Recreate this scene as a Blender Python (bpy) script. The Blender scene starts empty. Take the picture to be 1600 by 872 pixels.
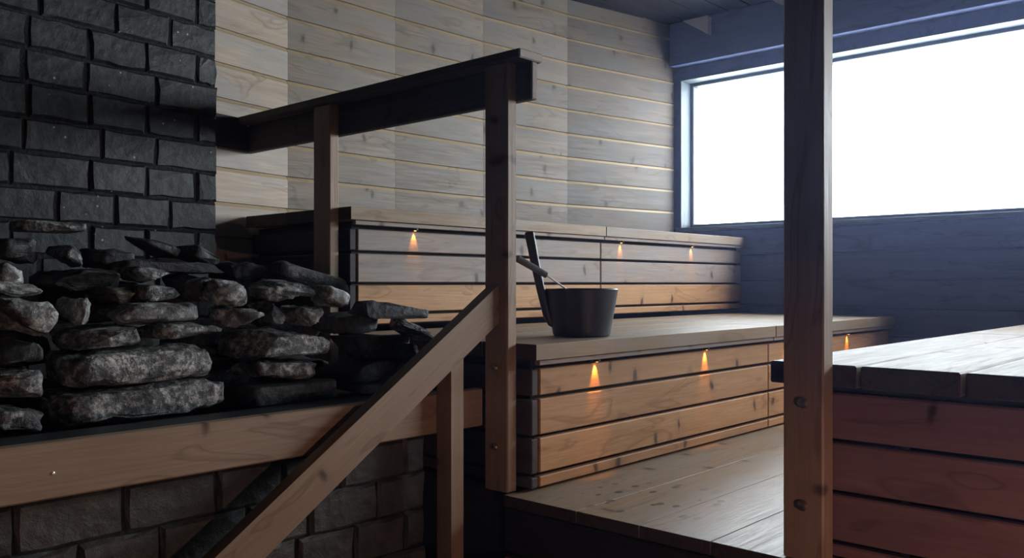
import bpy, bmesh, math, random
from mathutils import Vector, Matrix, noise

# ------------------------------------------------------------------ camera, world, light
SC = bpy.context.scene
COL = SC.collection
CZ = 1.5                              # eye height above the lower floor
F_PX, CX, HY = 1360.0, 800.0, 443.0   # focal length in pixels of the 1600 px frame, centre, horizon
TH = math.radians(42.6)               # the benches run this far to the right of the view direction
CT, ST = math.cos(TH), math.sin(TH)

cam_d = bpy.data.cameras.new('camera')
cam = bpy.data.objects.new('camera', cam_d)
COL.objects.link(cam)
cam.location = (0, 0, CZ)
cam.rotation_euler = (math.radians(90), 0, TH - math.pi / 2)
cam_d.sensor_width = 36.0
cam_d.lens = F_PX / 1600 * 36.0
cam_d.shift_y = (HY - 436) / 1600
cam_d.clip_start = 0.02
SC.camera = cam

world = bpy.data.worlds.new('overcast_sky')
SC.world = world
world.use_nodes = True
bg = world.node_tree.nodes['Background']
bg.inputs['Color'].default_value = (0.84, 0.93, 1.0, 1)
bg.inputs['Strength'].default_value = 15.0

WX = 5.25                              # window wall
WIN_Y0, WIN_Y1 = -2.50, 3.24
WIN_Z0, WIN_Z1 = CZ + 0.385, CZ + 1.418
pl = bpy.data.lights.new('window_portal', 'AREA')
pl.shape = 'RECTANGLE'
pl.size = WIN_Z1 - WIN_Z0
pl.size_y = WIN_Y1 - WIN_Y0
pl.cycles.is_portal = True
po = bpy.data.objects.new('window_portal', pl)
COL.objects.link(po)
po.location = (WX + 0.22, (WIN_Y0 + WIN_Y1) / 2, (WIN_Z0 + WIN_Z1) / 2)
po.rotation_euler = (0, math.radians(90), 0)

SC.view_settings.view_transform = 'Standard'
SC.view_settings.look = 'None'
SC.view_settings.exposure = 0.0
SC.view_settings.gamma = 1.0
SC.view_settings.use_curve_mapping = False
try:
    SC.cycles.use_denoising = True
    SC.cycles.max_bounces = 10
    SC.cycles.diffuse_bounces = 6
    SC.cycles.sample_clamp_indirect = 8.0
except Exception:
    pass

# ------------------------------------------------------------------ materials
def new_mat(name):
    m = bpy.data.materials.new(name)
    m.use_nodes = True
    nt = m.node_tree
    return m, nt, nt.nodes['Principled BSDF']

def N(nt, kind, **kw):
    n = nt.nodes.new(kind)
    for k, v in kw.items():
        if k in n.inputs:
            n.inputs[k].default_value = v
        else:
            setattr(n, k, v)
    return n

def mixc(nt, fac, a, b, blend='MIX'):
    n = nt.nodes.new('ShaderNodeMix')
    n.data_type = 'RGBA'
    n.blend_type = blend
    for sock, v in ((0, fac), (6, a), (7, b)):
        if hasattr(v, 'is_output'):
            nt.links.new(v, n.inputs[sock])
        elif sock == 0:
            n.inputs[0].default_value = v
        else:
            n.inputs[sock].default_value = (*v, 1) if len(v) == 3 else v
    return n.outputs[2]

def ramp(nt, val, stops):
    n = nt.nodes.new('ShaderNodeValToRGB')
    nt.links.new(val, n.inputs[0])
    el = n.color_ramp.elements
    while len(el) < len(stops):
        el.new(0.5)
    for e, (p, c) in zip(el, stops):
        e.position = p
        e.color = (c, c, c, 1) if not hasattr(c, '__len__') else (*c, 1)
    return n.outputs[0]

def wood(name, light, mid, dark, knot=(0.06, 0.03, 0.02), rough=0.55, spec=0.4, vary=0.25,
         knots=1.0, grey=None, wet=None, bump=0.12):
    """grain runs along local X; every board draws its own stretch of timber from its random number"""
    m, nt, bs = new_mat(name)
    L = nt.links.new
    tc = N(nt, 'ShaderNodeTexCoord')
    oi = N(nt, 'ShaderNodeObjectInfo')
    off = N(nt, 'ShaderNodeVectorMath', operation='SCALE')
    off.inputs[0].default_value = (61.0, 37.0, 23.0)
    L(oi.outputs['Random'], off.inputs['Scale'])
    add = N(nt, 'ShaderNodeVectorMath', operation='ADD')
    L(tc.outputs['Object'], add.inputs[0]); L(off.outputs[0], add.inputs[1])
    def mapped(sx, sy, sz):
        mp = N(nt, 'ShaderNodeMapping')
        mp.inputs['Scale'].default_value = (sx, sy, sz)
        L(add.outputs[0], mp.inputs['Vector'])
        return mp.outputs[0]
    # knots: sparse cells that also bend the grain
    vo = N(nt, 'ShaderNodeTexVoronoi', Scale=1.0, voronoi_dimensions='2D')
    sx = N(nt, 'ShaderNodeSeparateXYZ'); L(add.outputs[0], sx.inputs[0])
    yz = N(nt, 'ShaderNodeMath', operation='ADD'); L(sx.outputs[1], yz.inputs[0]); L(sx.outputs[2], yz.inputs[1])
    kx = N(nt, 'ShaderNodeMath', operation='MULTIPLY'); L(sx.outputs[0], kx.inputs[0]); kx.inputs[1].default_value = 6.5
    ky = N(nt, 'ShaderNodeMath', operation='MULTIPLY'); L(yz.outputs[0], ky.inputs[0]); ky.inputs[1].default_value = 4.2
    kv = N(nt, 'ShaderNodeCombineXYZ'); L(kx.outputs[0], kv.inputs[0]); L(ky.outputs[0], kv.inputs[1])
    wob = N(nt, 'ShaderNodeTexNoise', Scale=2.2, Detail=2.0); L(kv.outputs[0], wob.inputs['Vector'])
    wsc = N(nt, 'ShaderNodeVectorMath', operation='SCALE'); L(wob.outputs['Color'], wsc.inputs[0]); wsc.inputs['Scale'].default_value = 0.35
    kw = N(nt, 'ShaderNodeVectorMath', operation='ADD'); L(kv.outputs[0], kw.inputs[0]); L(wsc.outputs[0], kw.inputs[1])
    L(kw.outputs[0], vo.inputs['Vector'])
    kd = ramp(nt, vo.outputs['Distance'], [(0.0, 0.95), (0.055, 0.75), (0.12, 0.0)])
    ksel = N(nt, 'ShaderNodeSeparateColor'); L(vo.outputs['Color'], ksel.inputs[0])
    kg = N(nt, 'ShaderNodeMath', operation='GREATER_THAN'); L(ksel.outputs[0], kg.inputs[0]); kg.inputs[1].default_value = 0.70
    kn = N(nt, 'ShaderNodeMath', operation='MULTIPLY'); L(kd, kn.inputs[0]); L(kg.outputs[0], kn.inputs[1])
    km = N(nt, 'ShaderNodeMath', operation='MULTIPLY'); L(kn.outputs[0], km.inputs[0]); km.inputs[1].default_value = knots
    halo = ramp(nt, vo.outputs['Distance'], [(0.05, 1.0), (0.30, 0.0)])
    hm = N(nt, 'ShaderNodeMath', operation='MULTIPLY'); L(halo, hm.inputs[0]); L(kg.outputs[0], hm.inputs[1])
    # broad figure
    n1 = N(nt, 'ShaderNodeTexNoise', Scale=1.0, Detail=3.0, Roughness=0.55, Distortion=0.6)
    L(mapped(1.6, 13.0, 13.0), n1.inputs['Vector'])
    f1 = ramp(nt, n1.outputs['Fac'], [(0.32, 0.0), (0.68, 1.0)])
    # fine fibre
    n2 = N(nt, 'ShaderNodeTexNoise', Scale=1.0, Detail=4.0, Roughness=0.65)
    L(mapped(5.0, 120.0, 120.0), n2.inputs['Vector'])
    f2 = ramp(nt, n2.outputs['Fac'], [(0.35, 0.0), (0.7, 1.0)])
    c = mixc(nt, f1, mid, light)
    f2s = N(nt, 'ShaderNodeMath', operation='MULTIPLY'); L(f2, f2s.inputs[0]); f2s.inputs[1].default_value = 0.32
    c = mixc(nt, f2s.outputs[0], c, dark)
    # cathedral streaks
    n3 = N(nt, 'ShaderNodeTexNoise', Scale=1.0, Detail=1.0, Distortion=1.6)
    L(mapped(2.2, 9.0, 9.0), n3.inputs['Vector'])
    f3 = ramp(nt, n3.outputs['Fac'], [(0.60, 0.0), (0.645, 0.55), (0.70, 0.0)])
    c = mixc(nt, f3, c, dark)
    if grey:
        n4 = N(nt, 'ShaderNodeTexNoise', Scale=1.0, Detail=2.0)
        L(mapped(2.6, 6.0, 6.0), n4.inputs['Vector'])
        f4 = ramp(nt, n4.outputs['Fac'], [(0.40, 0.0), (0.62, 0.75)])
        c = mixc(nt, f4, c, grey)
    hs = N(nt, 'ShaderNodeMath', operation='MULTIPLY'); L(hm.outputs[0], hs.inputs[0]); hs.inputs[1].default_value = 0.28 * knots
    c = mixc(nt, hs.outputs[0], c, dark)
    c = mixc(nt, km.outputs[0], c, knot)
    # board to board tone
    mr = N(nt, 'ShaderNodeMapRange'); L(oi.outputs['Random'], mr.inputs[0])
    mr.inputs[3].default_value = 1 - vary; mr.inputs[4].default_value = 1 + vary * 0.6
    hsv = N(nt, 'ShaderNodeHueSaturation'); L(c, hsv.inputs['Color']); L(mr.outputs[0], hsv.inputs['Value'])
    c = hsv.outputs[0]
    rsock = None
    if wet:
        (wx, wy, rad) = wet
        geo = N(nt, 'ShaderNodeNewGeometry')
        sub = N(nt, 'ShaderNodeVectorMath', operation='DISTANCE'); L(geo.outputs['Position'], sub.inputs[0])
        sub.inputs[1].default_value = (wx, wy, CZ - 0.661)
        near = ramp(nt, sub.outputs['Value'], [(rad * 0.5, 1.0), (rad, 0.0)])
        mp = N(nt, 'ShaderNodeMapping'); mp.inputs['Scale'].default_value = (15, 24, 1); L(geo.outputs['Position'], mp.inputs['Vector'])
        wv = N(nt, 'ShaderNodeTexVoronoi', Scale=1.0); L(mp.outputs[0], wv.inputs['Vector'])
        dot = ramp(nt, wv.outputs['Distance'], [(0.24, 1.0), (0.30, 0.0)])
        sp = N(nt, 'ShaderNodeSeparateColor'); L(wv.outputs['Color'], sp.inputs[0])
        g = N(nt, 'ShaderNodeMath', operation='GREATER_THAN'); L(sp.outputs[1], g.inputs[0]); g.inputs[1].default_value = 0.35
        a = N(nt, 'ShaderNodeMath', operation='MULTIPLY'); L(near, a.inputs[0]); L(dot, a.inputs[1])
        b = N(nt, 'ShaderNodeMath', operation='MULTIPLY'); L(a.outputs[0], b.inputs[0]); L(g.outputs[0], b.inputs[1])
        c = mixc(nt, b.outputs[0], c, (0.05, 0.035, 0.022))
    L(c, bs.inputs['Base Color'])
    rr = N(nt, 'ShaderNodeMapRange'); L(f2, rr.inputs[0])
    rr.inputs[3].default_value = rough - 0.06; rr.inputs[4].default_value = rough + 0.1
    L(rr.outputs[0], bs.inputs['Roughness'])
    bs.inputs['Specular IOR Level'].default_value = spec
    bp = N(nt, 'ShaderNodeBump', Strength=bump, Distance=0.004)
    L(f2, bp.inputs['Height']); L(bp.outputs[0], bs.inputs['Normal'])
    return m

M = {}
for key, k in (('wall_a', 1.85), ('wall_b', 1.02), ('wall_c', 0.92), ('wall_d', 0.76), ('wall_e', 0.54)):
    # light falloff painted into each facet's tone, darker towards the window
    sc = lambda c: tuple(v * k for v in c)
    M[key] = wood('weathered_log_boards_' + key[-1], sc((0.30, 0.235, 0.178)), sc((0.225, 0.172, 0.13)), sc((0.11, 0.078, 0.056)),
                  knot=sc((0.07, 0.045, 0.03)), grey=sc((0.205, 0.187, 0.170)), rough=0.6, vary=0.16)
M['groove'] = wood('bare_lit_groove', (0.48, 0.36, 0.215), (0.41, 0.30, 0.175), (0.27, 0.185, 0.10), knots=0.0, vary=0.1)  # bare chamfer wood, painted brighter for the light it catches
M['bench'] = wood('heat_treated_bench_pine', (0.62, 0.345, 0.165), (0.52, 0.27, 0.12), (0.27, 0.12, 0.045),
                  knot=(0.07, 0.035, 0.02), rough=0.55, vary=0.14)
M['bench_grey'] = wood('greyed_bench_pine', (0.40, 0.30, 0.235), (0.33, 0.245, 0.195), (0.17, 0.115, 0.085),
                       knot=(0.08, 0.05, 0.04), rough=0.55, vary=0.10, grey=(0.30, 0.265, 0.25))
M['top'] = wood('worn_seat_pine', (0.36, 0.25, 0.155), (0.30, 0.20, 0.12), (0.16, 0.095, 0.055),
                knot=(0.08, 0.05, 0.035), rough=0.50, spec=0.27, vary=0.12, grey=(0.29, 0.245, 0.195))
M['deck'] = wood('worn_deck_pine', (0.47, 0.33, 0.205), (0.39, 0.26, 0.155), (0.20, 0.12, 0.07),
                 knot=(0.08, 0.05, 0.03), rough=0.42, spec=0.5, vary=0.12, grey=(0.38, 0.32, 0.26), wet=(2.25, 1.50, 0.30))
M['rail'] = wood('brown_stained_rail', (0.45, 0.315, 0.22), (0.38, 0.26, 0.175), (0.19, 0.115, 0.075),
                 knot=(0.04, 0.02, 0.015), rough=0.5, vary=0.12, knots=0.8)
M['rail_shaded'] = wood('shaded_rail_wood', (0.11, 0.085, 0.08), (0.085, 0.065, 0.062), (0.045, 0.034, 0.034),
                      knot=(0.03, 0.02, 0.018), rough=0.6, spec=0.25, vary=0.1, knots=0.6)  # rail wood darkened, shade of the room-side faces put into the colour
M['endgrain_shade'] = wood('shaded_end_grain', (0.10, 0.072, 0.055), (0.08, 0.058, 0.045), (0.04, 0.028, 0.022), rough=0.75, spec=0.2, knots=0.0)  # end grain, darkened further to carry the shade on plank ends
M['lit_end'] = wood('lit_rail_end', (0.46, 0.38, 0.32), (0.40, 0.32, 0.27), (0.24, 0.18, 0.15), rough=0.6, knots=0.0)  # rail ends coloured pale for the daylight falling on them
M['red'] = wood('red_brown_panel', (0.36, 0.205, 0.20), (0.295, 0.165, 0.165), (0.145, 0.08, 0.08),
                knot=(0.03, 0.015, 0.012), rough=0.55, vary=0.12)
M['dark'] = wood('dark_shaded_boards', (0.030, 0.026, 0.026), (0.024, 0.021, 0.021), (0.012, 0.011, 0.011),
                 knot=(0.012, 0.01, 0.01), rough=0.6, vary=0.15)  # dark wood; also carries painted shade on end slats, riser and rail plate
M['navy'] = wood('glare_blue_window_wall', (0.095, 0.125, 0.26), (0.08, 0.105, 0.22), (0.045, 0.06, 0.13),
                 knot=(0.03, 0.03, 0.05), rough=0.6, vary=0.1, knots=0.3)  # blue of the window glare mixed into the wall colour
M['soffit'] = wood('matt_black_ceiling', (0.020, 0.018, 0.019), (0.016, 0.015, 0.016), (0.009, 0.008, 0.009), knot=(0.01, 0.01, 0.01), rough=0.88, spec=0.08, vary=0.15)
M['frame'] = wood('grey_blue_window_frame', (0.115, 0.145, 0.165), (0.095, 0.12, 0.14), (0.05, 0.065, 0.075),
                  knot=(0.05, 0.06, 0.07), rough=0.45, vary=0.05, knots=0.2)
M['pale'] = wood('pale_lit_wood', (0.62, 0.63, 0.66), (0.54, 0.55, 0.58), (0.35, 0.36, 0.38), knots=0.2, vary=0.05)  # pale tone painted in for light on the soffit strip and wedges

def rock(name, dark, mid, light, scale, patch, rough=0.5, bump=0.6, spec=0.5, specks=False):
    m, nt, bs = new_mat(name)
    L = nt.links.new
    tc = N(nt, 'ShaderNodeTexCoord'); oi = N(nt, 'ShaderNodeObjectInfo')
    off = N(nt, 'ShaderNodeVectorMath', operation='SCALE'); off.inputs[0].default_value = (41.0, 29.0, 17.0)
    L(oi.outputs['Random'], off.inputs['Scale'])
    add = N(nt, 'ShaderNodeVectorMath', operation='ADD'); L(tc.outputs['Object'], add.inputs[0]); L(off.outputs[0], add.inputs[1])
    n1 = N(nt, 'ShaderNodeTexNoise', Scale=scale, Detail=6.0, Roughness=0.65, Distortion=0.5); L(add.outputs[0], n1.inputs['Vector'])
    n2 = N(nt, 'ShaderNodeTexNoise', Scale=scale * 4.5, Detail=6.0, Roughness=0.72); L(add.outputs[0], n2.inputs['Vector'])
    vo = N(nt, 'ShaderNodeTexVoronoi', Scale=scale * 3.2); L(add.outputs[0], vo.inputs['Vector'])
    f1 = ramp(nt, n1.outputs['Fac'], [(0.36, 0.0), (0.62, 1.0)])
    f2 = ramp(nt, n2.outputs['Fac'], [(0.47, 0.0), (0.60, 1.0)])
    c = mixc(nt, f1, dark, mid)
    pf = N(nt, 'ShaderNodeMath', operation='MULTIPLY'); L(f2, pf.inputs[0]); pf.inputs[1].default_value = patch
    pg = N(nt, 'ShaderNodeMath', operation='MULTIPLY'); L(pf.outputs[0], pg.inputs[0]); L(f1, pg.inputs[1])
    c = mixc(nt, pg.outputs[0], c, light)
    if specks:                         # chips where bare stone shows through the paint
        sv = N(nt, 'ShaderNodeTexVoronoi', Scale=26.0); L(add.outputs[0], sv.inputs['Vector'])
        sd = ramp(nt, sv.outputs['Distance'], [(0.07, 1.0), (0.12, 0.0)])
        ss = N(nt, 'ShaderNodeSeparateColor'); L(sv.outputs['Color'], ss.inputs[0])
        sg = N(nt, 'ShaderNodeMath', operation='GREATER_THAN'); L(ss.outputs[0], sg.inputs[0]); sg.inputs[1].default_value = 0.6
        sm = N(nt, 'ShaderNodeMath', operation='MULTIPLY'); L(sd, sm.inputs[0]); L(sg.outputs[0], sm.inputs[1])
        c = mixc(nt, sm.outputs[0], c, (0.42, 0.42, 0.41))
    mr = N(nt, 'ShaderNodeMapRange'); L(oi.outputs['Random'], mr.inputs[0]); mr.inputs[3].default_value = 0.75; mr.inputs[4].default_value = 1.2
    hsv = N(nt, 'ShaderNodeHueSaturation'); L(c, hsv.inputs['Color']); L(mr.outputs[0], hsv.inputs['Value'])
    L(hsv.outputs[0], bs.inputs['Base Color'])
    bs.inputs['Roughness'].default_value = rough
    bs.inputs['Specular IOR Level'].default_value = spec
    hsum = N(nt, 'ShaderNodeMath', operation='MULTIPLY_ADD'); L(n2.outputs['Fac'], hsum.inputs[0]); hsum.inputs[1].default_value = 0.5
    L(n1.outputs['Fac'], hsum.inputs[2])
    hs2 = N(nt, 'ShaderNodeMath', operation='MULTIPLY_ADD'); L(vo.outputs['Distance'], hs2.inputs[0]); hs2.inputs[1].default_value = 0.35
    L(hsum.outputs[0], hs2.inputs[2])
    bp = N(nt, 'ShaderNodeBump', Strength=bump, Distance=0.02); L(hs2.outputs[0], bp.inputs['Height']); L(bp.outputs[0], bs.inputs['Normal'])
    return m

M['stone'] = rock('dark_gneiss', (0.035, 0.034, 0.036), (0.17, 0.167, 0.167), (0.90, 0.89, 0.85), 11, 0.95, rough=0.38, bump=1.0)
M['stone_pale'] = rock('pale_speckled_gneiss', (0.07, 0.07, 0.07), (0.34, 0.335, 0.325), (0.95, 0.93, 0.89), 12, 0.98, rough=0.5)
M['stone_brown'] = rock('brownish_gneiss', (0.05, 0.042, 0.032), (0.14, 0.115, 0.085), (0.36, 0.32, 0.25), 15, 0.7, rough=0.5)
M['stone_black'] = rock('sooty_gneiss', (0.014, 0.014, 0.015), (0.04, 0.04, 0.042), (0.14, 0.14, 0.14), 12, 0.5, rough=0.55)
M['brick'] = rock('black_painted_brick', (0.014, 0.0145, 0.016), (0.026, 0.027, 0.029), (0.30, 0.30, 0.30), 9, 0.10, rough=0.45, bump=0.22, spec=0.33, specks=True)
M['brick_low'] = rock('sooty_grey_brick', (0.045, 0.046, 0.042), (0.085, 0.085, 0.078), (0.25, 0.25, 0.23), 9, 0.15, rough=0.5, bump=0.5)
M['mortar'] = rock('dark_mortar', (0.012, 0.012, 0.013), (0.025, 0.025, 0.026), (0.07, 0.07, 0.07), 30, 0.3, rough=0.9)
M['slab'] = rock('dark_floor_concrete', (0.05, 0.045, 0.04), (0.09, 0.08, 0.07), (0.16, 0.15, 0.14), 6, 0.3, rough=0.6, bump=0.1)

def plain(name, col, rough=0.5, metal=0.0, noise_scale=40.0, amount=0.25):
    m, nt, bs = new_mat(name)
    tc = N(nt, 'ShaderNodeTexCoord'); n = N(nt, 'ShaderNodeTexNoise', Scale=noise_scale, Detail=3.0)
    nt.links.new(tc.outputs['Object'], n.inputs['Vector'])
    f = ramp(nt, n.outputs['Fac'], [(0.3, 0.0), (0.7, 1.0)])
    c = mixc(nt, f, tuple(v * (1 - amount) for v in col), col)
    nt.links.new(c, bs.inputs['Base Color'])
    bs.inputs['Roughness'].default_value = rough
    bs.inputs['Metallic'].default_value = metal
    return m

M['bucket'] = plain('black_wood_bucket', (0.017, 0.018, 0.020), 0.42)
M['grip'] = plain('dark_grey_grip', (0.17, 0.18, 0.19), 0.40)
M['steel'] = plain('bright_steel', (0.88, 0.88, 0.88), 0.48, 1.0, amount=0.05)
M['bolt'] = plain('dull_brass_bolt', (0.58, 0.49, 0.38), 0.34, 1.0)
M['iron'] = plain('blackened_iron', (0.045, 0.048, 0.055), 0.5, 0.4)

gm, nt, bs = new_mat('window_glass')
out = nt.nodes['Material Output']; nt.nodes.remove(bs)
tr = N(nt, 'ShaderNodeBsdfTransparent'); gl = N(nt, 'ShaderNodeBsdfGlossy', Roughness=0.02)
nz = N(nt, 'ShaderNodeTexNoise', Scale=3.0); mrg = N(nt, 'ShaderNodeMapRange'); nt.links.new(nz.outputs['Fac'], mrg.inputs[0])
mrg.inputs[3].default_value = 0.03; mrg.inputs[4].default_value = 0.07
mx = N(nt, 'ShaderNodeMixShader'); nt.links.new(mrg.outputs[0], mx.inputs[0])
nt.links.new(tr.outputs[0], mx.inputs[1]); nt.links.new(gl.outputs[0], mx.inputs[2]); nt.links.new(mx.outputs[0], out.inputs[0])
M['glass'] = gm

em, nt, bs = new_mat('amber_led_lens')
bs.inputs['Base Color'].default_value = (0.9, 0.5, 0.15, 1)
bs.inputs['Emission Color'].default_value = (1.0, 0.42, 0.07, 1)
bs.inputs['Emission Strength'].default_value = 12.0
M['led'] = em

# ------------------------------------------------------------------ helpers
def link(name, me, mat=None, parent=None, loc=(0, 0, 0), rot=(0, 0, 0)):
    o = bpy.data.objects.new(name, me)
    COL.objects.link(o)
    o.location = loc
    o.rotation_euler = rot
    if mat is not None and me is not None and not me.materials:
        me.materials.append(M[mat])
    if parent is not None:
        o.parent = parent
    return o

def tag(o, label, cat, group=None):
    o['label'] = label
    o['category'] = cat
    if group:
        o['group'] = group
    return o

def thing(name, label, cat, loc, rotz=0.0, group=None):
    o = link(name, None, loc=loc, rot=(0, 0, rotz))
    return tag(o, label, cat, group)

def struct(o):
    o['kind'] = 'structure'
    return o

_cache = {}
def plank_mesh(L, W, T, mat, bev, ends=None):
    key = (round(L, 4), round(W, 4), round(T, 4), mat, bev, ends)
    if key in _cache:
        return _cache[key]
    bm = bmesh.new()
    bmesh.ops.create_cube(bm, size=1.0, matrix=Matrix.Diagonal((L, W, T, 1)))
    if bev:
        bmesh.ops.bevel(bm, geom=bm.edges[:], offset=bev, segments=1, profile=0.5, affect='EDGES')
    me = bpy.data.meshes.new('plank')
    bm.to_mesh(me); bm.free()
    me.materials.append(M[mat])
    if ends:
        me.materials.append(M[ends])
        for p in me.polygons:
            if abs(p.normal.x) > 0.5:
                p.material_index = 1
    _cache[key] = me
    return me

def plank(name, mat, x, y, z, parent=None, along='x', bev=0.004, ends=None):
    """x, y, z are (low, high) spans in the room; local X is the grain"""
    dx, dy, dz = x[1] - x[0], y[1] - y[0], z[1] - z[0]
    c = Vector(((x[0] + x[1]) / 2, (y[0] + y[1]) / 2, (z[0] + z[1]) / 2))
    if along == 'x':
        me, rot = plank_mesh(dx, dy, dz, mat, bev, ends), (0, 0, 0)
    elif along == 'y':
        me, rot = plank_mesh(dy, dx, dz, mat, bev, ends), (0, 0, math.pi / 2)
    else:
        me, rot = plank_mesh(dz, dy, dx, mat, bev, ends), (0, math.pi / 2, 0)
    if parent is not None:
        c = c - parent.location
    return link(name, me, None, parent, c, rot)

def raw_mesh(name, verts, faces, mat=None, smooth=False):
    me = bpy.data.meshes.new(name)
    me.from_pydata([tuple(v) for v in verts], [], faces)
    me.validate()
    bm = bmesh.new(); bm.from_mesh(me)
    bmesh.ops.recalc_face_normals(bm, faces=bm.faces)
    bm.to_mesh(me); bm.free()
    if mat:
        me.materials.append(M[mat])
    if smooth:
        for p in me.polygons:
            p.use_smooth = True
        me.set_sharp_from_angle(angle=math.radians(35))
    return me

def lathe(prof, n=40):
    v, f = [], []
    for r, z in prof:
        for i in range(n):
            a = 2 * math.pi * i / n
            v.append((r * math.cos(a), r * math.sin(a), z))
    for k in range(len(prof) - 1):
        for i in range(n):
            j = (i + 1) % n
            f.append((k * n + i, k * n + j, (k + 1) * n + j, (k + 1) * n + i))
    f.append(tuple(range(n - 1, -1, -1)))
    f.append(tuple(range((len(prof) - 1) * n, len(prof) * n)))
    return v, f

def zr(z):                            # height given relative to the eye
    return CZ + z

# ------------------------------------------------------------------ the room
CEIL = zr(1.80)
X_END = 2.05                           # where all benches end towards the stove
X_SEAM = 3.70

fl = struct(plank('floor', 'slab', (-2.8, WX + 0.24), (-2.8, 3.75), (-0.1, 0.0), bev=0))

# back wall: flat facets that turn gently round the benches, each clad in log boards
WPTS = [(-2.6, 2.45), (-0.25, 3.03), (2.302, 3.55), (2.966, 3.563), (3.61, 3.546), (4.299, 3.474), (5.245, 3.282)]
core_v, core_f = [], []
for i, (x, y) in enumerate(WPTS):
    core_v += [(x, y + 0.03, 0), (x, y + 0.12, 0), (x, y + 0.12, CEIL + 0.06), (x, y + 0.03, CEIL + 0.06)]
for i in range(len(WPTS) - 1):
    a, b = 4 * i, 4 * (i + 1)
    for k in range(4):
        core_f.append((a + k, b + k, b + (k + 1) % 4, a + (k + 1) % 4))
core_f += [(0, 1, 2, 3), tuple(4 * (len(WPTS) - 1) + k for k in (3, 2, 1, 0))]
wall_back = struct(link('wall_back', raw_mesh('wall_back', core_v, core_f, 'dark')))

BH = 0.1505
def log_board(L, mat):
    """a log board: flat stained face, pale chamfer along its top, shadow gap above"""
    h, t = BH, 0.028
    prof = [(0, 0.0), (0, h - 0.019), (0.007, h - 0.004), (0.012, h - 0.004), (0.012, h), (t, h), (t, 0.0)]
    v, f = [], []
    n = len(prof)
    for s in (-L / 2 + 0.0006, L / 2 - 0.0006):
        v += [(s, d, z) for d, z in prof]
    for k in range(n):
        f.append((k, (k + 1) % n, n + (k + 1) % n, n + k))
    f += [tuple(range(n)), tuple(range(2 * n - 1, n - 1, -1))]
    me = raw_mesh('log_board', v, f, mat)
    me.materials.append(M['groove'])
    for p in me.polygons:
        c = p.center
        if abs(c.x) < 0.01 and 0.001 < c.y < 0.007:
            p.material_index = 1
    return me

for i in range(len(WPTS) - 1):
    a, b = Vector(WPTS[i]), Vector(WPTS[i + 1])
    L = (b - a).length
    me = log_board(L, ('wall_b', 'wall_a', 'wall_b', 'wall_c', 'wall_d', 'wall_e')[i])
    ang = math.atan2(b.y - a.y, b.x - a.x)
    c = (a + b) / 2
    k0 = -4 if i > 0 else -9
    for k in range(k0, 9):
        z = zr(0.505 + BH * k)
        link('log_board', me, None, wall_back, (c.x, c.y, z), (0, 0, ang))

# window wall: pieces round one long opening
bm = bmesh.new()
def add_box(bm, x, y, z):
    bmesh.ops.create_cube(bm, size=1.0, matrix=Matrix.Translation(((x[0] + x[1]) / 2, (y[0] + y[1]) / 2, (z[0] + z[1]) / 2))
                          @ Matrix.Diagonal((x[1] - x[0], y[1] - y[0], z[1] - z[0], 1)))
XW = (WX, WX + 0.22)
add_box(bm, XW, (-2.7, 3.45), (0, WIN_Z0))
add_box(bm, XW, (-2.7, 3.45), (WIN_Z1, CEIL + 0.05))
add_box(bm, XW, (-2.7, WIN_Y0), (WIN_Z0, WIN_Z1))
add_box(bm, XW, (WIN_Y1, 3.45), (WIN_Z0, WIN_Z1))
me = bpy.data.meshes.new('wall_right'); bm.to_mesh(me); bm.free()
wall_right = struct(link('wall_right', me, 'navy'))
# boards of the dado under the window
for k in range(8):
    z1 = WIN_Z0 - 0.035 - k * 0.165
    plank('board', 'navy', (WX - 0.018, WX), (-2.6, 3.27), (z1 - 0.158, z1), wall_right, along='y', bev=0.004)

win = struct(link('window_1', None, loc=(WX, (WIN_Y0 + WIN_Y1) / 2, WIN_Z0)))
FX = (WX + 0.12, WX + 0.19)
plank('window_frame', 'frame', FX, (WIN_Y1 - 0.035, WIN_Y1), (WIN_Z0, WIN_Z1), win, along='z')
plank('window_frame', 'frame', FX, (WIN_Y0, WIN_Y0 + 0.035), (WIN_Z0, WIN_Z1), win, along='z')
plank('window_frame', 'frame', FX, (WIN_Y0 + 0.035, WIN_Y1 - 0.035), (WIN_Z1 - 0.035, WIN_Z1), win, along='y')
plank('window_frame', 'frame', FX, (WIN_Y0 + 0.035, WIN_Y1 - 0.035), (WIN_Z0, WIN_Z0 + 0.03), win, along='y')
plank('reveal_board', 'frame', (WX - 0.004, WX + 0.12), (WIN_Y1 - 0.012, WIN_Y1), (WIN_Z0, WIN_Z1 - 0.012), win, along='z', bev=0.002)
plank('reveal_board', 'frame', (WX - 0.004, WX + 0.12), (WIN_Y0, WIN_Y1), (WIN_Z1 - 0.012, WIN_Z1), win, along='y', bev=0.002)
plank('sill', 'frame', (WX - 0.03, WX + 0.12), (WIN_Y0 - 0.02, WIN_Y1 + 0.02), (WIN_Z0 - 0.025, WIN_Z0), win, along='y', bev=0.003)
plank('pane', 'glass', (WX + 0.148, WX + 0.154), (WIN_Y0 + 0.03, WIN_Y1 - 0.03), (WIN_Z0 + 0.025, WIN_Z1 - 0.03), win, along='y', bev=0)

trim = struct(plank('trim_1', 'navy', (WX - 0.085, WX), (-2.6, 3.27), (zr(1.497), CEIL - 0.01), along='y', bev=0.003))
plank('lit_soffit_strip', 'pale', (WX - 0.08, WX - 0.005), (1.9, 3.24), (zr(1.489), zr(1.497)), trim, along='y', bev=0.001)  # lit stretch of the soffit, painted as a pale strip

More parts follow.
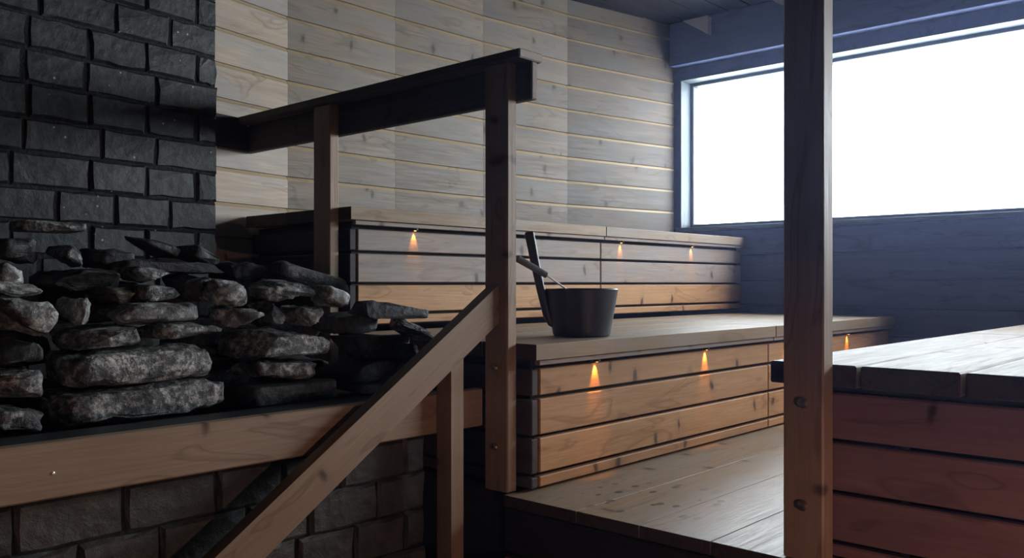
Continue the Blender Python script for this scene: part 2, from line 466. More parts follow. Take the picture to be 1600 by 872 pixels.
ceiling = struct(plank('ceiling', 'soffit', (-2.8, WX + 0.24), (-2.8, 3.75), (CEIL + 0.02, CEIL + 0.14), bev=0))
for k in range(38):
    y0 = -2.6 + k * 0.165
    plank('ceiling_board', 'soffit', (-2.6, WX - 0.005), (y0, y0 + 0.158), (CEIL, CEIL + 0.02), ceiling, along='x', bev=0.003)

wl = struct(plank('wall_left', 'dark', (-2.72, -2.6), (-2.6, 2.6), (0, CEIL + 0.06), along='y', bev=0))
wf = struct(plank('wall_front', 'dark', (-2.72, WX), (-2.72, -2.6), (0, CEIL + 0.06), along='x', bev=0))

# ------------------------------------------------------------------ benches
PLAT = zr(-0.661)

def fascia_pattern(top):
    return [(top - 0.167, top - 0.083), (top - 0.293, top - 0.180), (top - 0.415, top - 0.305), (top - 0.461, top - 0.428)]

def led(root, x, yface, z, power):
    """small recessed downlight under the seat edge, washing the first board"""
    px = Vector((x, yface - 0.010, z))
    v, f = lathe([(0.011, 0.0), (0.013, 0.003), (0.013, 0.012)], 16)
    link('downlight_ring', raw_mesh('downlight_ring', v, f, 'iron'), None, root, px - root.location)
    v, f = lathe([(0.004, -0.001), (0.006, 0.0005)], 12)
    link('downlight_lens', raw_mesh('downlight_lens', v, f, 'led'), None, root, px - root.location)
    ld = bpy.data.lights.new('downlight_beam', 'SPOT')
    ld.energy = power
    ld.color = (1.0, 0.36, 0.045)
    ld.spot_size = math.radians(52)
    ld.spot_blend = 0.7
    ld.shadow_soft_size = 0.003
    lo = bpy.data.objects.new('downlight_beam', ld)
    COL.objects.link(lo)
    lo.parent = root
    lo.location = px + Vector((0, 0.0, -0.003)) - root.location
    lo.rotation_euler = (math.radians(16), 0, 0)

def bench(name, label, top, yf, rows, side_back, x1, slat_mats, led_w):
    """rows: (y0, y1, x1) seat planks; yf: y of the seat's front edge"""
    root = thing(name, label, 'bench', (X_END, yf, top - 0.47))
    for (y0, y1, xe) in rows:
        for xa, xb in ((X_END, X_SEAM - 0.0025), (X_SEAM + 0.0025, xe)):
            plank('seat_plank', 'top', (xa, xb), (y0 + 0.0025, y1 - 0.0025), (top - 0.05, top), root, bev=0.0012, ends='endgrain_shade')
    fy = yf + 0.04
    for xa, xb in ((X_END + 0.06, X_SEAM - 0.003), (X_SEAM + 0.003, x1)):
        plank('apron_batten', 'bench_grey', (xa - 0.03 if xa < 3 else xa, xb), (yf + 0.014, yf + 0.036), (top - 0.068, top - 0.051), root, bev=0.002)
    for (z0, z1), smat in zip(fascia_pattern(top), slat_mats):
        for xa, xb in ((X_END + 0.062, X_SEAM - 0.004), (X_SEAM + 0.004, x1)):
            plank('front_slat', smat, (xa, xb), (fy, fy + 0.028), (z0, z1), root, bev=0.003)
        plank('end_slat', 'dark' if smat == 'bench_grey' or top > 1.6 else 'rail_shaded', (X_END + 0.022, X_END + 0.052), (fy, side_back), (z0, z1), root, along='y', bev=0.003)  # shade on the bench ends put into a darker slat colour
    # dark board lining that closes the hollow behind the slats
    plank('lining', 'dark', (X_END + 0.056, x1), (fy + 0.036, fy + 0.05), (top - 0.468, top - 0.055), root, bev=0)
    plank('end_lining', 'dark', (X_END + 0.058, X_END + 0.07), (fy + 0.05, side_back), (top - 0.468, top - 0.055), root, along='y', bev=0)
    for x in (2.40, 3.137, 3.873, 4.605):
        led(root, x, fy, top - 0.078, led_w)
    return root

UT, LT = zr(0.298), zr(-0.191)
XR = WX - 0.02
upper = bench('upper_bench', 'highest wooden bench along the log-board wall, with small amber downlights', UT, 2.726,
              [(2.726, 2.956, XR), (2.956, 3.186, XR), (3.186, 3.416, 4.50), (3.416, 3.495, 4.15)], 3.48, XR, ('bench_grey', 'bench_grey', 'bench', 'bench'), 1.3)
lower = bench('lower_bench', 'wide wooden bench that carries the black bucket', LT, 1.780,
              [(1.780, 2.02, XR), (2.02, 2.26, XR), (2.26, 2.50, XR), (2.50, 2.765, XR)], 2.755, XR, ('bench',) * 4, 2.6)

# bench on the near side of the walkway
RT = zr(-0.194)
rb = thing('facing_bench', 'pale-topped plank bench across the walkway, red-brown slatted end behind the bolted post', 'bench', (X_END, 1.004, PLAT))
y = 1.004
for k in range(8):
    for xa, xb in ((X_END, X_SEAM - 0.002), (X_SEAM + 0.002, XR)):
        plank('seat_plank', 'top', (xa, xb), (y - 0.2235 + 0.008, y), (RT - 0.054, RT), rb, bev=0.004, ends='endgrain_shade')
    y -= 0.2255
Y_RB = y + 0.03
plank('apron_batten', 'dark', (X_END + 0.04, X_END + 0.07), (Y_RB, 0.975), (RT - 0.068, RT - 0.055), rb, along='y', bev=0)
for z0, z1 in ((-0.374, -0.264), (-0.498, -0.3845), (-0.6185, -0.5085), (-0.659, -0.629)):
    plank('end_slat', 'red', (X_END + 0.022, X_END + 0.052), (Y_RB, 0.972), (zr(z0), zr(z1)), rb, along='y', bev=0.004)
    for xa, xb in ((X_END + 0.056, X_SEAM - 0.004), (X_SEAM + 0.004, XR)):
        plank('front_slat', 'bench', (xa, xb), (0.944, 0.972), (zr(z0), zr(z1)), rb, bev=0.003)
plank('leg', 'dark', (X_END + 0.056, X_END + 0.10), (0.72, 0.94), (PLAT + 0.001, RT - 0.056), rb, along='z', bev=0.003)
plank('end_lining', 'dark', (X_END + 0.10, X_END + 0.115), (Y_RB, 0.70), (PLAT + 0.001, RT - 0.056), rb, along='y', bev=0)

# walkway
pf = thing('walkway_platform', 'raised plank walkway with dark wet spots between the two lower benches', 'platform', (1.985, 1.4, 0))
for y0, y1 in ((1.5745, 1.86), (1.3555, 1.5715), (1.1355, 1.3525), (0.9165, 1.1325), (0.70, 0.9135)):
    for xa, xb in ((1.985, XR),):
        plank('deck_plank', 'deck', (xa, xb), (y0, y1), (PLAT - 0.035, PLAT), pf, bev=0.0007, ends='endgrain_shade')
plank('support_frame', 'dark', (2.01, XR), (-0.85, 3.2), (0.001, PLAT - 0.036), pf, bev=0)
plank('under_board', 'dark', (2.01, XR), (1.862, 3.2), (PLAT - 0.035, PLAT - 0.001), pf, bev=0)
plank('under_board', 'dark', (2.01, XR), (-0.85, 0.698), (PLAT - 0.035, PLAT - 0.001), pf, bev=0)
plank('riser_board', 'dark', (1.992, 2.009), (0.70, 1.86), (PLAT - 0.175, PLAT - 0.045), pf, along='y', bev=0.003)
plank('riser_board', 'dark', (1.992, 2.009), (0.70, 1.86), (PLAT - 0.32, PLAT - 0.185), pf, along='y', bev=0.003)

st = thing('stair', 'wooden steps rising to the plank walkway', 'stairs', (1.0, 1.4, 0))
for k in range(3):
    zt = PLAT - 0.21 * (k + 1)
    plank('tread', 'deck', (1.74 - 0.27 * k, 1.985 - 0.27 * k), (1.0, 1.82), (zt - 0.035, zt), st, along='y', bev=0.004)
for yy in (0.97, 1.82):
    v = [(1.985, yy, PLAT - 0.19), (1.985, yy, PLAT - 0.45), (1.28, yy, 0.002), (1.13, yy, 0.002), (1.13, yy, 0.16)]
    v += [(a, b + 0.03, c) for a, b, c in v]
    n = 5
    f = [tuple(range(n)), tuple(range(2 * n - 1, n - 1, -1))] + [(k, (k + 1) % n, n + (k + 1) % n, n + k) for k in range(n)]
    link('stringer', raw_mesh('stringer', [Vector(p) - st.location for p in v], f, 'red'), None, st)

# ------------------------------------------------------------------ railing and posts
def sub(o, part):
    """hang o, so far a sibling of part, under part"""
    o.matrix_basis = part.matrix_basis.inverted() @ o.matrix_basis
    o.parent = part

def bolt(parent, part, x, y, z, r=0.013):
    v, f = lathe([(r, 0.0), (r, 0.003), (r * 0.85, 0.007), (r * 0.5, 0.0095), (r * 0.1, 0.0105)], 20)
    me = raw_mesh('bolt', v, f, 'bolt', smooth=True)
    o = link('bolt', me, None, parent, Vector((x, y, z)) - parent.location, (0, math.radians(-90), 0))
    sub(o, part)

rl = thing('stair_railing', 'dark timber railing with level top rail and sloping stair rail beside the stones', 'railing', (2.03, 1.9, 0))
pa = plank('post', 'rail', (2.005, 2.049), (1.863, 1.964), (PLAT + 0.0, zr(0.698)), rl, along='z')
plank('post', 'rail', (2.005, 2.049), (2.804, 2.913), (zr(-0.66), zr(0.698)), rl, along='z')
plank('rail_board', 'rail_shaded', (2.050, 2.078), (1.80, 3.497), (zr(0.579), zr(0.698)), rl, along='y', ends='lit_end')
plank('rail_cap', 'rail_shaded', (1.990, 2.099), (1.798, 3.482), (zr(0.699), zr(0.728)), rl, along='y', ends='lit_end')
wp = link('rail_shadow_plate', plank_mesh(0.32, 0.022, 0.146, 'dark', 0.003), None, rl,
          Vector((1.885, 3.446, zr(0.653))) - rl.location, (0, 0, math.radians(11.5)))  # added plate, coloured dark as the rail's shadow on the wall
bolt(rl, pa, 2.005, 1.915, zr(-0.268), 0.011)
bolt(rl, pa, 2.005, 1.915, zr(-0.52), 0.011)
# sloping stair rail: a wide board cut upright against the post, with its own cap
sl = 0.66
x0, x1 = 0.62, 2.004
def slope_prism(name, y0, y1, up, down, mat, xa=x0, xb=x1):
    v = []
    for yy in (y0, y1):
        v += [(xa, yy, zr(up - sl * (2.005 - xa))), (xb, yy, zr(up)), (xb, yy, zr(down)), (xa, yy, zr(down - sl * (2.005 - xa)))]
    ang = math.atan(sl)
    ctr = Vector(((xa + xb) / 2, (y0 + y1) / 2, zr((up + down) / 2 - sl * (2.005 - (xa + xb) / 2))))
    R = Matrix.Rotation(-ang, 3, 'Y')
    v = [R.inverted() @ (Vector(p) - ctr) for p in v]
    me = raw_mesh(name, v, [(0, 1, 2, 3), (7, 6, 5, 4), (0, 4, 5, 1), (1, 5, 6, 2), (2, 6, 7, 3), (3, 7, 4, 0)], mat)
    o = link(name, me, None, rl, ctr - rl.location)
    o.rotation_euler = (0, -ang, 0)
    return o
slope_prism('sloping_rail', 1.899, 1.943, -0.004, -0.124, 'rail')
zb = zr(-0.124 - sl * (2.005 - 1.80))
v = [(1.799, 1.902, 0.001), (1.85, 1.902, 0.001), (1.85, 1.902, zb + sl * 0.05), (1.799, 1.902, zb)]
v += [(a, 1.965, c) for a, b, c in v]
ctr = Vector((1.8245, 1.9335, zb / 2))
R = Matrix.Rotation(math.pi / 2, 3, 'Y')
lp = link('lower_post', raw_mesh('lower_post', [R.inverted() @ (Vector(p) - ctr) for p in v],
          [(0, 1, 2, 3), (7, 6, 5, 4), (0, 4, 5, 1), (1, 5, 6, 2), (2, 6, 7, 3), (3, 7, 4, 0)], 'rail'), None, rl, ctr - rl.location, (0, math.pi / 2, 0))
xf = plank('lower_end_post', 'rail', (0.60, 0.66), (1.90, 1.96), (0.001, zr(-0.124 - sl * 1.405) + 0.04), rl, along='z')

gp = thing('support_post', 'tall reddish timber post bolted to the bench end, rising in front of the window', 'post', (2.02, 0.89, PLAT))
pb = plank('post', 'rail', (1.992, 2.049), (0.842, 0.942), (PLAT + 0.001, CEIL - 0.001), gp, along='z', bev=0.004)
bolt(gp, pb, 1.992, 0.892, zr(-0.284), 0.0135)
bolt(gp, pb, 1.992, 0.892, zr(-0.528), 0.0135)

# small wedges added high on the window wall trim, coloured pale as if lit
for (y_r, w, h, zt) in ((2.945, 0.19, 0.125, 1.775), (2.30, 0.19, 0.125, 1.775)):
    v = [(0, 0, 0), (0, w, 0), (0, 0, -h)]
    v += [(0.05, b, c) for a, b, c in v]
    me = raw_mesh('lit_wedge', v, [(0, 1, 2), (5, 4, 3), (0, 3, 4, 1), (1, 4, 5, 2), (2, 5, 3, 0)], 'pale')
    tag(link('lit_wedge', me, None, None, (WX - 0.136, y_r, zr(zt))),
        'added triangular wedge, coloured pale as if lit, on the dark beam above the window', 'wedge', 'pale wedges above the window')

# ------------------------------------------------------------------ masonry
def brick_mesh(L, D, H, seed, mat):
    """a rough hand-laid brick: ragged outline, worn edges, front at local -y"""
    rnd = random.Random(seed)
    u = lambda a: rnd.uniform(-a, a)
    out = []
    nx = 4
    for k in range(nx + 1):
        out.append((-L / 2 + L * k / nx, -H / 2))
    out.append((L / 2, 0.0))
    for k in range(nx + 1):
        out.append((L / 2 - L * k / nx, H / 2))
    out.append((-L / 2, 0.0))
    n = len(out)
    ragged = [(x + u(0.0045), z + u(0.0035)) for x, z in out]
    c = 0.82
    v = [(x, D / 2, z) for x, z in ragged]
    v += [(x, -D / 2 + 0.010 + u(0.003), z) for x, z in ragged]
    v += [(x * (1 - 0.016 / L) + u(0.003), -D / 2 + u(0.0015), z * (1 - 0.018 / H) + u(0.002)) for x, z in ragged]
    f = []
    for r in (0, 1):
        for k in range(n):
            f.append((r * n + k, r * n + (k + 1) % n, (r + 1) * n + (k + 1) % n, (r + 1) * n + k))
    f.append(tuple(range(2 * n, 3 * n)))
    me = raw_mesh('brick', v, f, mat)
    return me

def masonry(root, L, z0, z1, bl, bh, mat, depth, seed):
    """bricks laid in running bond on the local XZ plane (front at local y = 0, x from -L to 0)"""
    rnd = random.Random(seed)
    full = [brick_mesh(bl - 0.006, depth, bh - 0.0025, seed + k, mat) for k in range(6)]
    long_ = [brick_mesh(bl * 1.25 - 0.006, depth, bh - 0.0025, seed + 20 + k, mat) for k in range(3)]
    half = {}
    rows = int(round((z1 - z0) / bh))
    for r in range(rows):
        z = z0 + bh * (r + 0.5)
        x = 0.0
        first = True
        while x > -L + 0.02:
            if first and r % 2:
                w = bl * 0.45
                key = 'h%d' % (r % 3)
                if key not in half:
                    half[key] = brick_mesh(w - 0.006, depth, bh - 0.0025, seed + 40 + r % 3, mat)
                me = half[key]
            elif rnd.random() < 0.22 and x - bl * 1.25 > -L:
                w, me = bl * 1.25, rnd.choice(long_)
            elif x - bl >= -L:
                w, me = bl, rnd.choice(full)
            else:
                w = x + L
                if w < 0.05:
                    break
                me = brick_mesh(w - 0.006, depth, bh - 0.0025, seed + 60 + r, mat)
            first = False
            link('brick', me, None, root, (x - w / 2, depth / 2 + rnd.uniform(-0.005, 0.003), z), (rnd.uniform(-0.02, 0.02), 0, rnd.uniform(-0.012, 0.012)))
            x -= w

ch = thing('brick_chimney', 'black-painted brick chimney wall rising behind the stone pile', 'chimney', (1.70, 3.10, 0), math.radians(6.6))
plank_c = plank_mesh(1.76, 0.10, CEIL - 0.02, 'mortar', 0)
link('core', plank_c, None, ch, (-0.89, 0.0575, (CEIL - 0.02) / 2 + 0.005))
masonry(ch, 1.78, zr(0.310 - 0.111 * 7), zr(0.310 + 0.111 * 13), 0.205, 0.111, 'brick', 0.12, 100)

sb = thing('brick_stove_base', 'sooty brick stove base under the stones behind the long timber rail', 'stove', (1.83, 2.05, 0))
BT = zr(-0.36)
link('core', plank_mesh(2.78, 0.72, BT - 0.02, 'mortar', 0), None, sb, (-1.41, 0.012 + 0.36, (BT - 0.02) / 2 + 0.005))
masonry(sb, 2.8, BT - 0.115 * 9, BT, 0.19, 0.115, 'brick_low', 0.10, 300)
plank('stone_bed', 'iron', (-0.95, 1.99), (2.07, 2.80), (BT - 0.012, BT + 0.0), sb, bev=0.002)
plank('ledge', 'iron', (-0.95, 1.86), (2.009, 2.115), (zr(-0.352), zr(-0.339)), sb, bev=0.003)
gb = plank('guard_rail_board', 'rail', (-0.95, 2.003), (1.968, 2.008), (zr(-0.458), zr(-0.338)), bev=0.004)
tag(gb, 'long brown timber board running along the front of the stove under the stones', 'board')
v, f = lathe([(0.004, 0.0), (0.004, 0.001), (0.002, 0.002)], 12)
link('screw', raw_mesh('screw', v, f, 'steel'), None, gb, (-0.526 + 0.72 - 0.02, -0.02, -0.005), (math.radians(90), 0, 0))

# ------------------------------------------------------------------ stones
def stone_mesh(seed, lx, ly, lz, box=0.6, cuts=5, rough=0.10, mat='stone', sub=4, taper=0.0):
    rnd = random.Random(seed)
    bm = bmesh.new()
    bmesh.ops.create_icosphere(bm, subdivisions=sub, radius=1.0)
    e = 1.0 - box
    planes = []
    for _ in range(cuts):
        n = Vector((rnd.gauss(0, 1) * 0.9, rnd.gauss(0, 1), rnd.gauss(0, 1) * 0.8)).normalized()
        planes.append((n, rnd.uniform(0.66, 0.92)))
    off = Vector((rnd.uniform(-50, 50), rnd.uniform(-50, 50), rnd.uniform(-50, 50)))
    ext = Vector((lx, ly, lz))
    for v in bm.verts:
        p = v.co.normalized()
        q = Vector([math.copysign(abs(c) ** e, c) for c in p])
        for n, c in planes:
            d = n.dot(q) - c
            if d > 0:
                q -= n * d
        if taper:
            k = 1 - taper * (q.x * 0.5 + 0.5)
            q.z *= k
        s = Vector((q.x * ext.x, q.y * ext.y, q.z * ext.z)) * 0.5
        m = min(ext)
        d1 = noise.fractal(s * (1.3 / max(0.04, m)) + off, 0.7, 2.1, 5) * rough * 1.5 * m
        d2 = noise.noise(s * 45 + off) * 0.0022
        nn = Vector((p.x / ext.x, p.y / ext.y, p.z / ext.z)).normalized()
        v.co = s + nn * (d1 + d2)
    # scale so the outer dimensions stay as asked
    lo = Vector([min(v.co[i] for v in bm.verts) for i in range(3)])
    hi = Vector([max(v.co[i] for v in bm.verts) for i in range(3)])
    for v in bm.verts:
        for i in range(3):
            v.co[i] = (v.co[i] - (lo[i] + hi[i]) / 2) * ext[i] / (hi[i] - lo[i])
    me = bpy.data.meshes.new('sauna_stone'); bm.to_mesh(me); bm.free()
    for p in me.polygons:
        p.use_smooth = True
    me.set_sharp_from_angle(angle=math.radians(48))
    me.materials.append(M[mat])
    return me

GR = 'sauna stones heaped on the stove'
def stone(px0, px1, py0, py1, Y, ly, label, mat='stone', tilt=0.0, seed=0, box=0.6, cuts=5, rough=0.10, taper=0.0, yaw=0.0, roll=0.0, sub=4):
    """a stone of real size standing at depth Y in the heap, measured on the photograph"""
    r = ((px0 + px1) / 2 - CX) / F_PX
    fw = Y / (ST - r * CT)
    X = fw * (CT + r * ST)
    z = -((py0 + py1) / 2 - HY) / F_PX * fw
    kx, ky = (ST - r * CT), (CT + r * ST)
    wm, hm = (px1 - px0) * fw / F_PX, (py1 - py0) * fw / F_PX
    lx = max(0.05, (wm - 0.36 * ky * ly) / kx)
    hm *= 1.05
    hm -= 0.40 * abs((py0 + py1) / 2 - HY) / (2050 - (px0 + px1) / 2) * wm
    t = math.radians(tilt)
    lz = max(0.018, hm - abs(math.sin(t)) * lx * 0.8) / max(0.4, math.cos(t))
    me = stone_mesh(seed, lx, ly, lz, box, cuts, rough, mat, sub, taper)
    o = link('sauna_stone', me, None, None, (X, Y, zr(z)), (math.radians(roll), -t, math.radians(yaw)))
    return tag(o, label, 'stone', GR)

S = [
 # front face, bottom up
 (62, 353, 589, 658, 2.27, 0.26, 'longest rounded grey stone at the bottom of the heap, right above the timber board', 'stone', 1, .60, 0, .11, 0),
 (72, 328, 537, 600, 2.29, 0.25, 'long rounded grey stone lying on the longest bottom stone', 'stone', 0, .60, 0, .11, 0),
 (78, 208, 506, 546, 2.30, 0.22, 'block-like grey stone resting on the left half of the long rounded stone', 'stone', 4, .7, 4, .09, 0),
 (210, 336, 500, 533, 2.31, 0.22, 'flat grey stone with a tapering end, lying on the long rounded stone', 'stone', -3, .55, 5, .10, .35),
 (154, 303, 472, 504, 2.33, 0.22, 'flat stone with a chalky white patch in the third layer', 'stone_pale', 0, .65, 4, .10, 0),
 (92, 142, 464, 509, 2.31, 0.18, 'small angular stone with a white chipped face beside the chalky flat stone', 'stone_pale', -6, .6, 7, .12, 0),
 (-30, 83, 460, 526, 2.28, 0.24, 'bulky pale speckled stone with a blunt pointed end', 'stone_pale', -8, .55, 5, .12, .25),
 (-45, 55, 524, 566, 2.27, 0.24, 'dark blocky stone right under the bulky pale speckled stone', 'stone_black', 0, .7, 4, .09, 0),
 (-50, 61, 575, 627, 2.27, 0.24, 'dark rounded stone in the short column beside the two longest stones, second from the ledge', 'stone', 2, .65, 4, .09, 0),
 (-50, 59, 626, 676, 2.25, 0.24, 'sloping dark stone at the foot of the short column beside the two longest stones', 'stone', -9, .6, 4, .10, .25),
 (-40, 37, 410, 448, 2.44, 0.24, 'smooth grey stone with a rounded back above the bulky pale speckled stone', 'stone_pale', -7, .5, 4, .07, .2),
 (-30, 62, 434, 472, 2.37, 0.22, 'smooth pale grey wedge-shaped stone lying on the bulky speckled stone', 'stone_pale', -12, .5, 4, .06, .4),
 (136, 205, 443, 476, 2.38, 0.20, 'brownish ridged stone with a slanted face above the chalky flat stone', 'stone_brown', -10, .55, 6, .14, 0),
 (188, 280, 444, 474, 2.38, 0.20, 'flat slab with a smooth pale upper side above the chalky flat stone', 'stone', -4, .75, 4, .05, 0),
 (48, 180, 417, 458, 2.46, 0.24, 'broad dark stone with one pale end behind the brownish ridged stone', 'stone_black', -3, .6, 4, .09, 0),
 (176, 261, 415, 444, 2.46, 0.20, 'dark tapering stone with a pale round end behind the smooth flat slab', 'stone', -8, .5, 4, .10, 0),
 (304, 381, 436, 479, 2.36, 0.20, 'five-sided pale-flecked stone in the upper middle of the heap', 'stone_pale', -3, .45, 7, .10, 0),
 (322, 403, 476, 513, 2.33, 0.21, 'lumpy stone with a bright flecked face under the five-sided stone', 'stone_pale', -4, .5, 6, .13, 0),
 (394, 438, 471, 512, 2.34, 0.17, 'small dark knobbly stone squeezed between two flecked stones', 'stone', 0, .45, 6, .13, 0),
 (436, 496, 475, 513, 2.33, 0.19, 'small ridged stone with bright edges next to the small dark knobbly stone', 'stone_pale', 6, .5, 6, .14, 0),
 (348, 502, 511, 557, 2.29, 0.25, 'straight-topped grey block across the middle of the stack beside the two longest stones', 'stone', 0, .78, 4, .09, 0),
 (360, 486, 556, 594, 2.28, 0.24, 'slanted rough grey stone under the straight-topped block', 'stone', -2, .62, 5, .12, 0),
 (350, 509, 591, 627, 2.26, 0.25, 'smooth dark flat block at the bottom of the stack beside the two longest stones', 'stone_black', 0, .85, 2, .03, 0),
 (388, 486, 432, 477, 2.31, 0.17, 'rough stone with bright ridges under the large curved slab', 'stone', -7, .55, 6, .14, 0),
 (482, 539, 445, 483, 2.29, 0.15, 'wedge-shaped stone with a flat pale face under the curved slab end', 'stone_pale', -18, .55, 6, .05, .3),
 (402, 556, 411, 466, 2.50, 0.20, 'large dark slab with a crumbling curved end on top of the heap', 'stone_black', -13, .7, 4, .09, 0),
 (492, 584, 484, 523, 2.38, 0.16, 'dark brownish square stone under the pointed slab', 'stone_black', -2, .65, 4, .09, 0),
 (546, 660, 468, 505, 2.24, 0.18, 'flat slab with a pointed end sticking out over the stair rail', 'stone_black', -5, .7, 5, .06, .45),
 (614, 676, 497, 534, 2.15, 0.12, 'small striped slab sliding down beside the stair rail', 'stone', -26, .65, 5, .07, .3),
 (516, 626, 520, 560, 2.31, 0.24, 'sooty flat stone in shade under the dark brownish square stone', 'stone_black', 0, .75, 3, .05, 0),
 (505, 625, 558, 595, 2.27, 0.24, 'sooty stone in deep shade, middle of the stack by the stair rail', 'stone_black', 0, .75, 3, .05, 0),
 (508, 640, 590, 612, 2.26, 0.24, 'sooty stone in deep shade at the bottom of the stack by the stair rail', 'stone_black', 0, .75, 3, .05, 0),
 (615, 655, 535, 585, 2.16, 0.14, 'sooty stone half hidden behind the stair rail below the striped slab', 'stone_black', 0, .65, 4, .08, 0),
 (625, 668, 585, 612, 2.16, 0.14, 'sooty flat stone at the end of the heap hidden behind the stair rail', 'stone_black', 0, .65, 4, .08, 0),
 # flat slabs lying on top
 (158, 347, 406, 428, 2.56, 0.24, 'long thin dark slab lying across the top of the heap', 'stone_black', -1, .75, 4, .05, 0),
 (272, 350, 385, 425, 2.64, 0.18, 'thin dark slab tipped down towards the middle of the heap', 'stone_black', -24, .75, 3, .05, 0),
 (198, 274, 368, 402, 2.66, 0.16, 'thin tilted slab with a bright upper edge near the chimney', 'stone_black', -22, .75, 3, .05, 0),
 (74, 128, 382, 418, 2.58, 0.18, 'thin dark slab leaning steeply among the top stones', 'stone', -30, .7, 3, .05, 0),
 (20, 130, 345, 364, 2.74, 0.16, 'flat dark slab with a pale end lying right against the chimney', 'stone', 0, .75, 3, .05, 0),
 (-30, 60, 372, 412, 2.60, 0.22, 'sooty lump behind the smooth stones near the chimney', 'stone_black', 0, .55, 5, .09, 0),
 (120, 205, 388, 420, 2.64, 0.22, 'sooty lump below the thin tilted slab', 'stone_black', 0, .55, 5, .09, 0),
 (330, 410, 408, 440, 2.58, 0.22, 'sooty lump between the long thin slab and the large curved slab', 'stone_black', 0, .55, 5, .09, 0),
 (255, 320, 425, 470, 2.46, 0.20, 'sooty lump wedged beside the five-sided stone', 'stone_black', 0, .55, 5, .09, 0),
]
for i, (a, b, c, d, Y, ly, lab, mt, tl, bx, ct, rg, tp) in enumerate(S):
    stone(a, b, c, d, Y, ly, lab, mt, tl, seed=900 + i * 7, box=bx, cuts=ct, rough=rg, taper=tp)
# the heap goes on behind: sooty stones that fill its heart
rnd = random.Random(5)
for layer, (n, zc, y0) in enumerate([(6, -0.295, 2.54), (6, -0.175, 2.54), (6, -0.055, 2.60)]):
    for k in range(n):
        X = 0.06 + (k + 0.5) * 1.70 / n + rnd.uniform(-0.02, 0.02)
        if layer == 2 and k == 5:
            continue
        w = 1.53 / n
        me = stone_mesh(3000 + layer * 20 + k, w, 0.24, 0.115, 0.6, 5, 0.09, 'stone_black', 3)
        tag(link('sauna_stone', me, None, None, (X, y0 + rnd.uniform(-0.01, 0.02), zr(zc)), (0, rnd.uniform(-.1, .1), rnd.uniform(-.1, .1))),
            'sooty dark stone deep in the back of the heap, below the chimney wall', 'stone', GR)

# ------------------------------------------------------------------ bucket and ladle
BX, BY, BZ = 2.497, 1.953, LT + 0.001
left = Vector((-ST, CT, 0))            # towards the railing post
bk = thing('sauna_bucket', 'black wooden sauna bucket with one tall slanted stave handle, on the wide bench', 'bucket', (BX, BY, BZ))
H, R0, R1, T = 0.172, 0.104, 0.132, 0.013
v, f = lathe([(R0 - 0.006, 0.0), (R0, 0.006), (R1, H - 0.004), (R1 - 0.003, H), (R1 - T, H), (R0 - T, 0.02), (0.004, 0.018)], 64)
link('body', raw_mesh('bucket_body', v, f, 'bucket', smooth=True), None, bk)
# stave handle standing outside the wall, leaning outwards
ang = math.atan2(left.y, left.x)
path = [(R0 + 0.010, 0.030), (R0 + 0.020, 0.050), (R1 + 0.010, H), (0.186, 0.380)]
prof_w = 0.034
v, f = [], []
def ring(o, u, hw, ht, n=16):
    """rounded section: hw across, ht along u"""
    res = []
    for i in range(n):
        a = 2 * math.pi * i / n
        c, s = math.cos(a), math.sin(a)
        c, s = math.copysign(abs(c) ** 0.55, c), math.copysign(abs(s) ** 0.55, s)
        res.append(o + u * (c * ht) + Vector((0, 1, 0)) * (s * hw))
    return res
pts = [Vector((0.101, 0, 0.030)), Vector((0.110, 0, 0.040)), Vector((0.126, 0, 0.075)), Vector((0.149, 0, 0.172)), Vector((0.170, 0, 0.270)), Vector((0.1895, 0, 0.372)), Vector((0.191, 0, 0.378))]
hts = [0.004, 0.011, 0.0145, 0.0155, 0.0165, 0.0175, 0.0135]
hws = [0.016, 0.022, 0.024, 0.022, 0.018, 0.018, 0.014]
for p, ht, hw in zip(pts, hts, hws):
    v += ring(p, Vector((0.98, 0, -0.2)).normalized(), hw, ht)
n = 16
for k in range(len(pts) - 1):
    for i in range(n):
        f.append((k * n + i, k * n + (i + 1) % n, (k + 1) * n + (i + 1) % n, (k + 1) * n + i))
f += [tuple(range(n - 1, -1, -1)), tuple(range((len(pts) - 1) * n, len(pts) * n))]
link('stave_handle', raw_mesh('stave_handle', v, f, 'bucket', smooth=True), None, bk, (0, 0, 0), (0, 0, ang))

def tube(a, b, ra, rb, n=20, round_end=0.0):
    d = (b - a); L = d.length; d.normalize()
    q = d.to_track_quat('Z', 'Y')
    prof = [(ra * 0.7, 0.0), (ra, ra * 0.3), (rb, L - rb * 0.3), (rb * 0.7, L)]
    vv, ff = lathe(prof, n)
    return [q @ Vector(p) for p in vv], ff

ld = thing('ladle', 'sauna ladle with a grey rounded grip and thin steel stem, leaning out of the bucket', 'ladle', (BX, BY, BZ))
rightv = -left
fwd = Vector((CT, ST, 0))
tip = left * 0.236 - fwd * 0.060 + Vector((0, 0, 0.281))
mid = left * 0.126 - fwd * 0.040 + Vector((0, 0, 0.218))
bot = left * -0.050 + fwd * 0.005 + Vector((0, 0, 0.095))
v, f = tube(tip, mid, 0.0132, 0.0115)
link('grip', raw_mesh('grip', v, f, 'grip', smooth=True), None, ld, tip)
v, f = tube(mid - (mid - bot).normalized() * 0.004, bot, 0.0032, 0.0032, 14)
link('stem', raw_mesh('stem', v, f, 'steel', smooth=True), None, ld, mid)
v, f = lathe([(0.006, -0.026), (0.026, -0.020), (0.036, 0.0), (0.038, 0.006), (0.0355, 0.006), (0.033, 0.0), (0.023, -0.016), (0.004, -0.022)], 28)
link('scoop', raw_mesh('scoop', v, f, 'steel', smooth=True), None, ld, bot - left * 0.020 + Vector((0, 0, -0.006)))

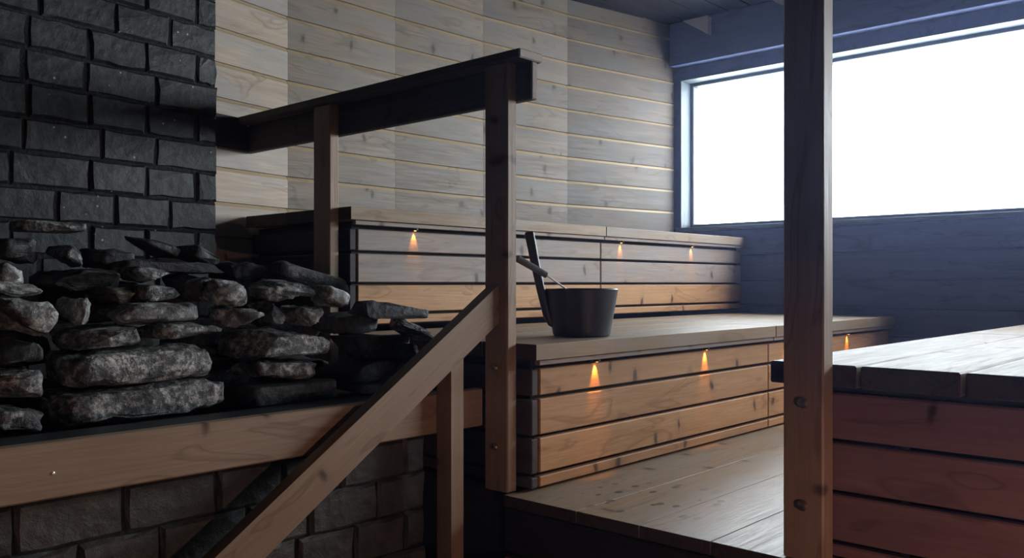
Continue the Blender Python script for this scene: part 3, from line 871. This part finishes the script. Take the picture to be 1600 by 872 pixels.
# ------------------------------------------------------------------ unseen lamp added behind the visitor for a warm glow on low faces
LX, LY = 0.90, -1.0
ln = thing('added_warm_lamp', 'unseen hooded bollard lamp added for the warm glow, on the lower floor', 'lamp', (LX, LY, 0.001))
v, f = lathe([(0.085, 0.0), (0.085, 0.012), (0.03, 0.02), (0.028, 0.70), (0.05, 0.71), (0.05, 0.72)], 28)
link('pole', raw_mesh('pole', v, f, 'iron', smooth=True), None, ln)
v, f = lathe([(0.006, 0.0), (0.010, 0.006), (0.012, 0.016), (0.008, 0.026), (0.003, 0.029)], 24)
link('lamp_globe', raw_mesh('lamp_globe', v, f, 'led', smooth=True), None, ln, (0, 0, 0.721))
v, f = lathe([(0.200, 0.0), (0.205, 0.004), (0.13, 0.045), (0.02, 0.06)], 32)
link('hood', raw_mesh('hood', v, f, 'iron', smooth=True), None, ln, (0, 0, 0.825))
for k in range(3):
    a = 2 * math.pi * k / 3 + 3.9
    x, y = LX + 0.044 * math.cos(a), LY + 0.044 * math.sin(a)
    plank('hood_bracket', 'iron', (x - 0.003, x + 0.003), (y - 0.003, y + 0.003), (0.715, 0.83), ln, along='z', bev=0)
gl_ = bpy.data.lights.new('lamp_light', 'POINT')
gl_.energy = 42.0
gl_.color = (1.0, 0.58, 0.44)
gl_.shadow_soft_size = 0.03
go_ = bpy.data.objects.new('lamp_light', gl_)
COL.objects.link(go_); go_.parent = ln; go_.location = (0.0, 0.0, 0.775)

# ------------------------------------------------------------------ thin bluish volume added for the glare round the window
hm_, nt, bs = new_mat('glare_volume')
out = nt.nodes['Material Output']; nt.nodes.remove(bs)
vs = N(nt, 'ShaderNodeVolumeScatter', Density=0.0070, Anisotropy=0.80)
vs.inputs['Color'].default_value = (0.44, 0.56, 1.0, 1)
nt.links.new(vs.outputs[0], out.inputs['Volume'])
M['haze'] = hm_
hz = plank('glare_haze', 'haze', (-2.66, WX + 0.165), (-2.66, 3.72), (-0.05, CEIL + 0.08), bev=0)
hz['kind'] = 'stuff'
tag(hz, 'added bluish haze standing in for the glare around the window', 'steam')
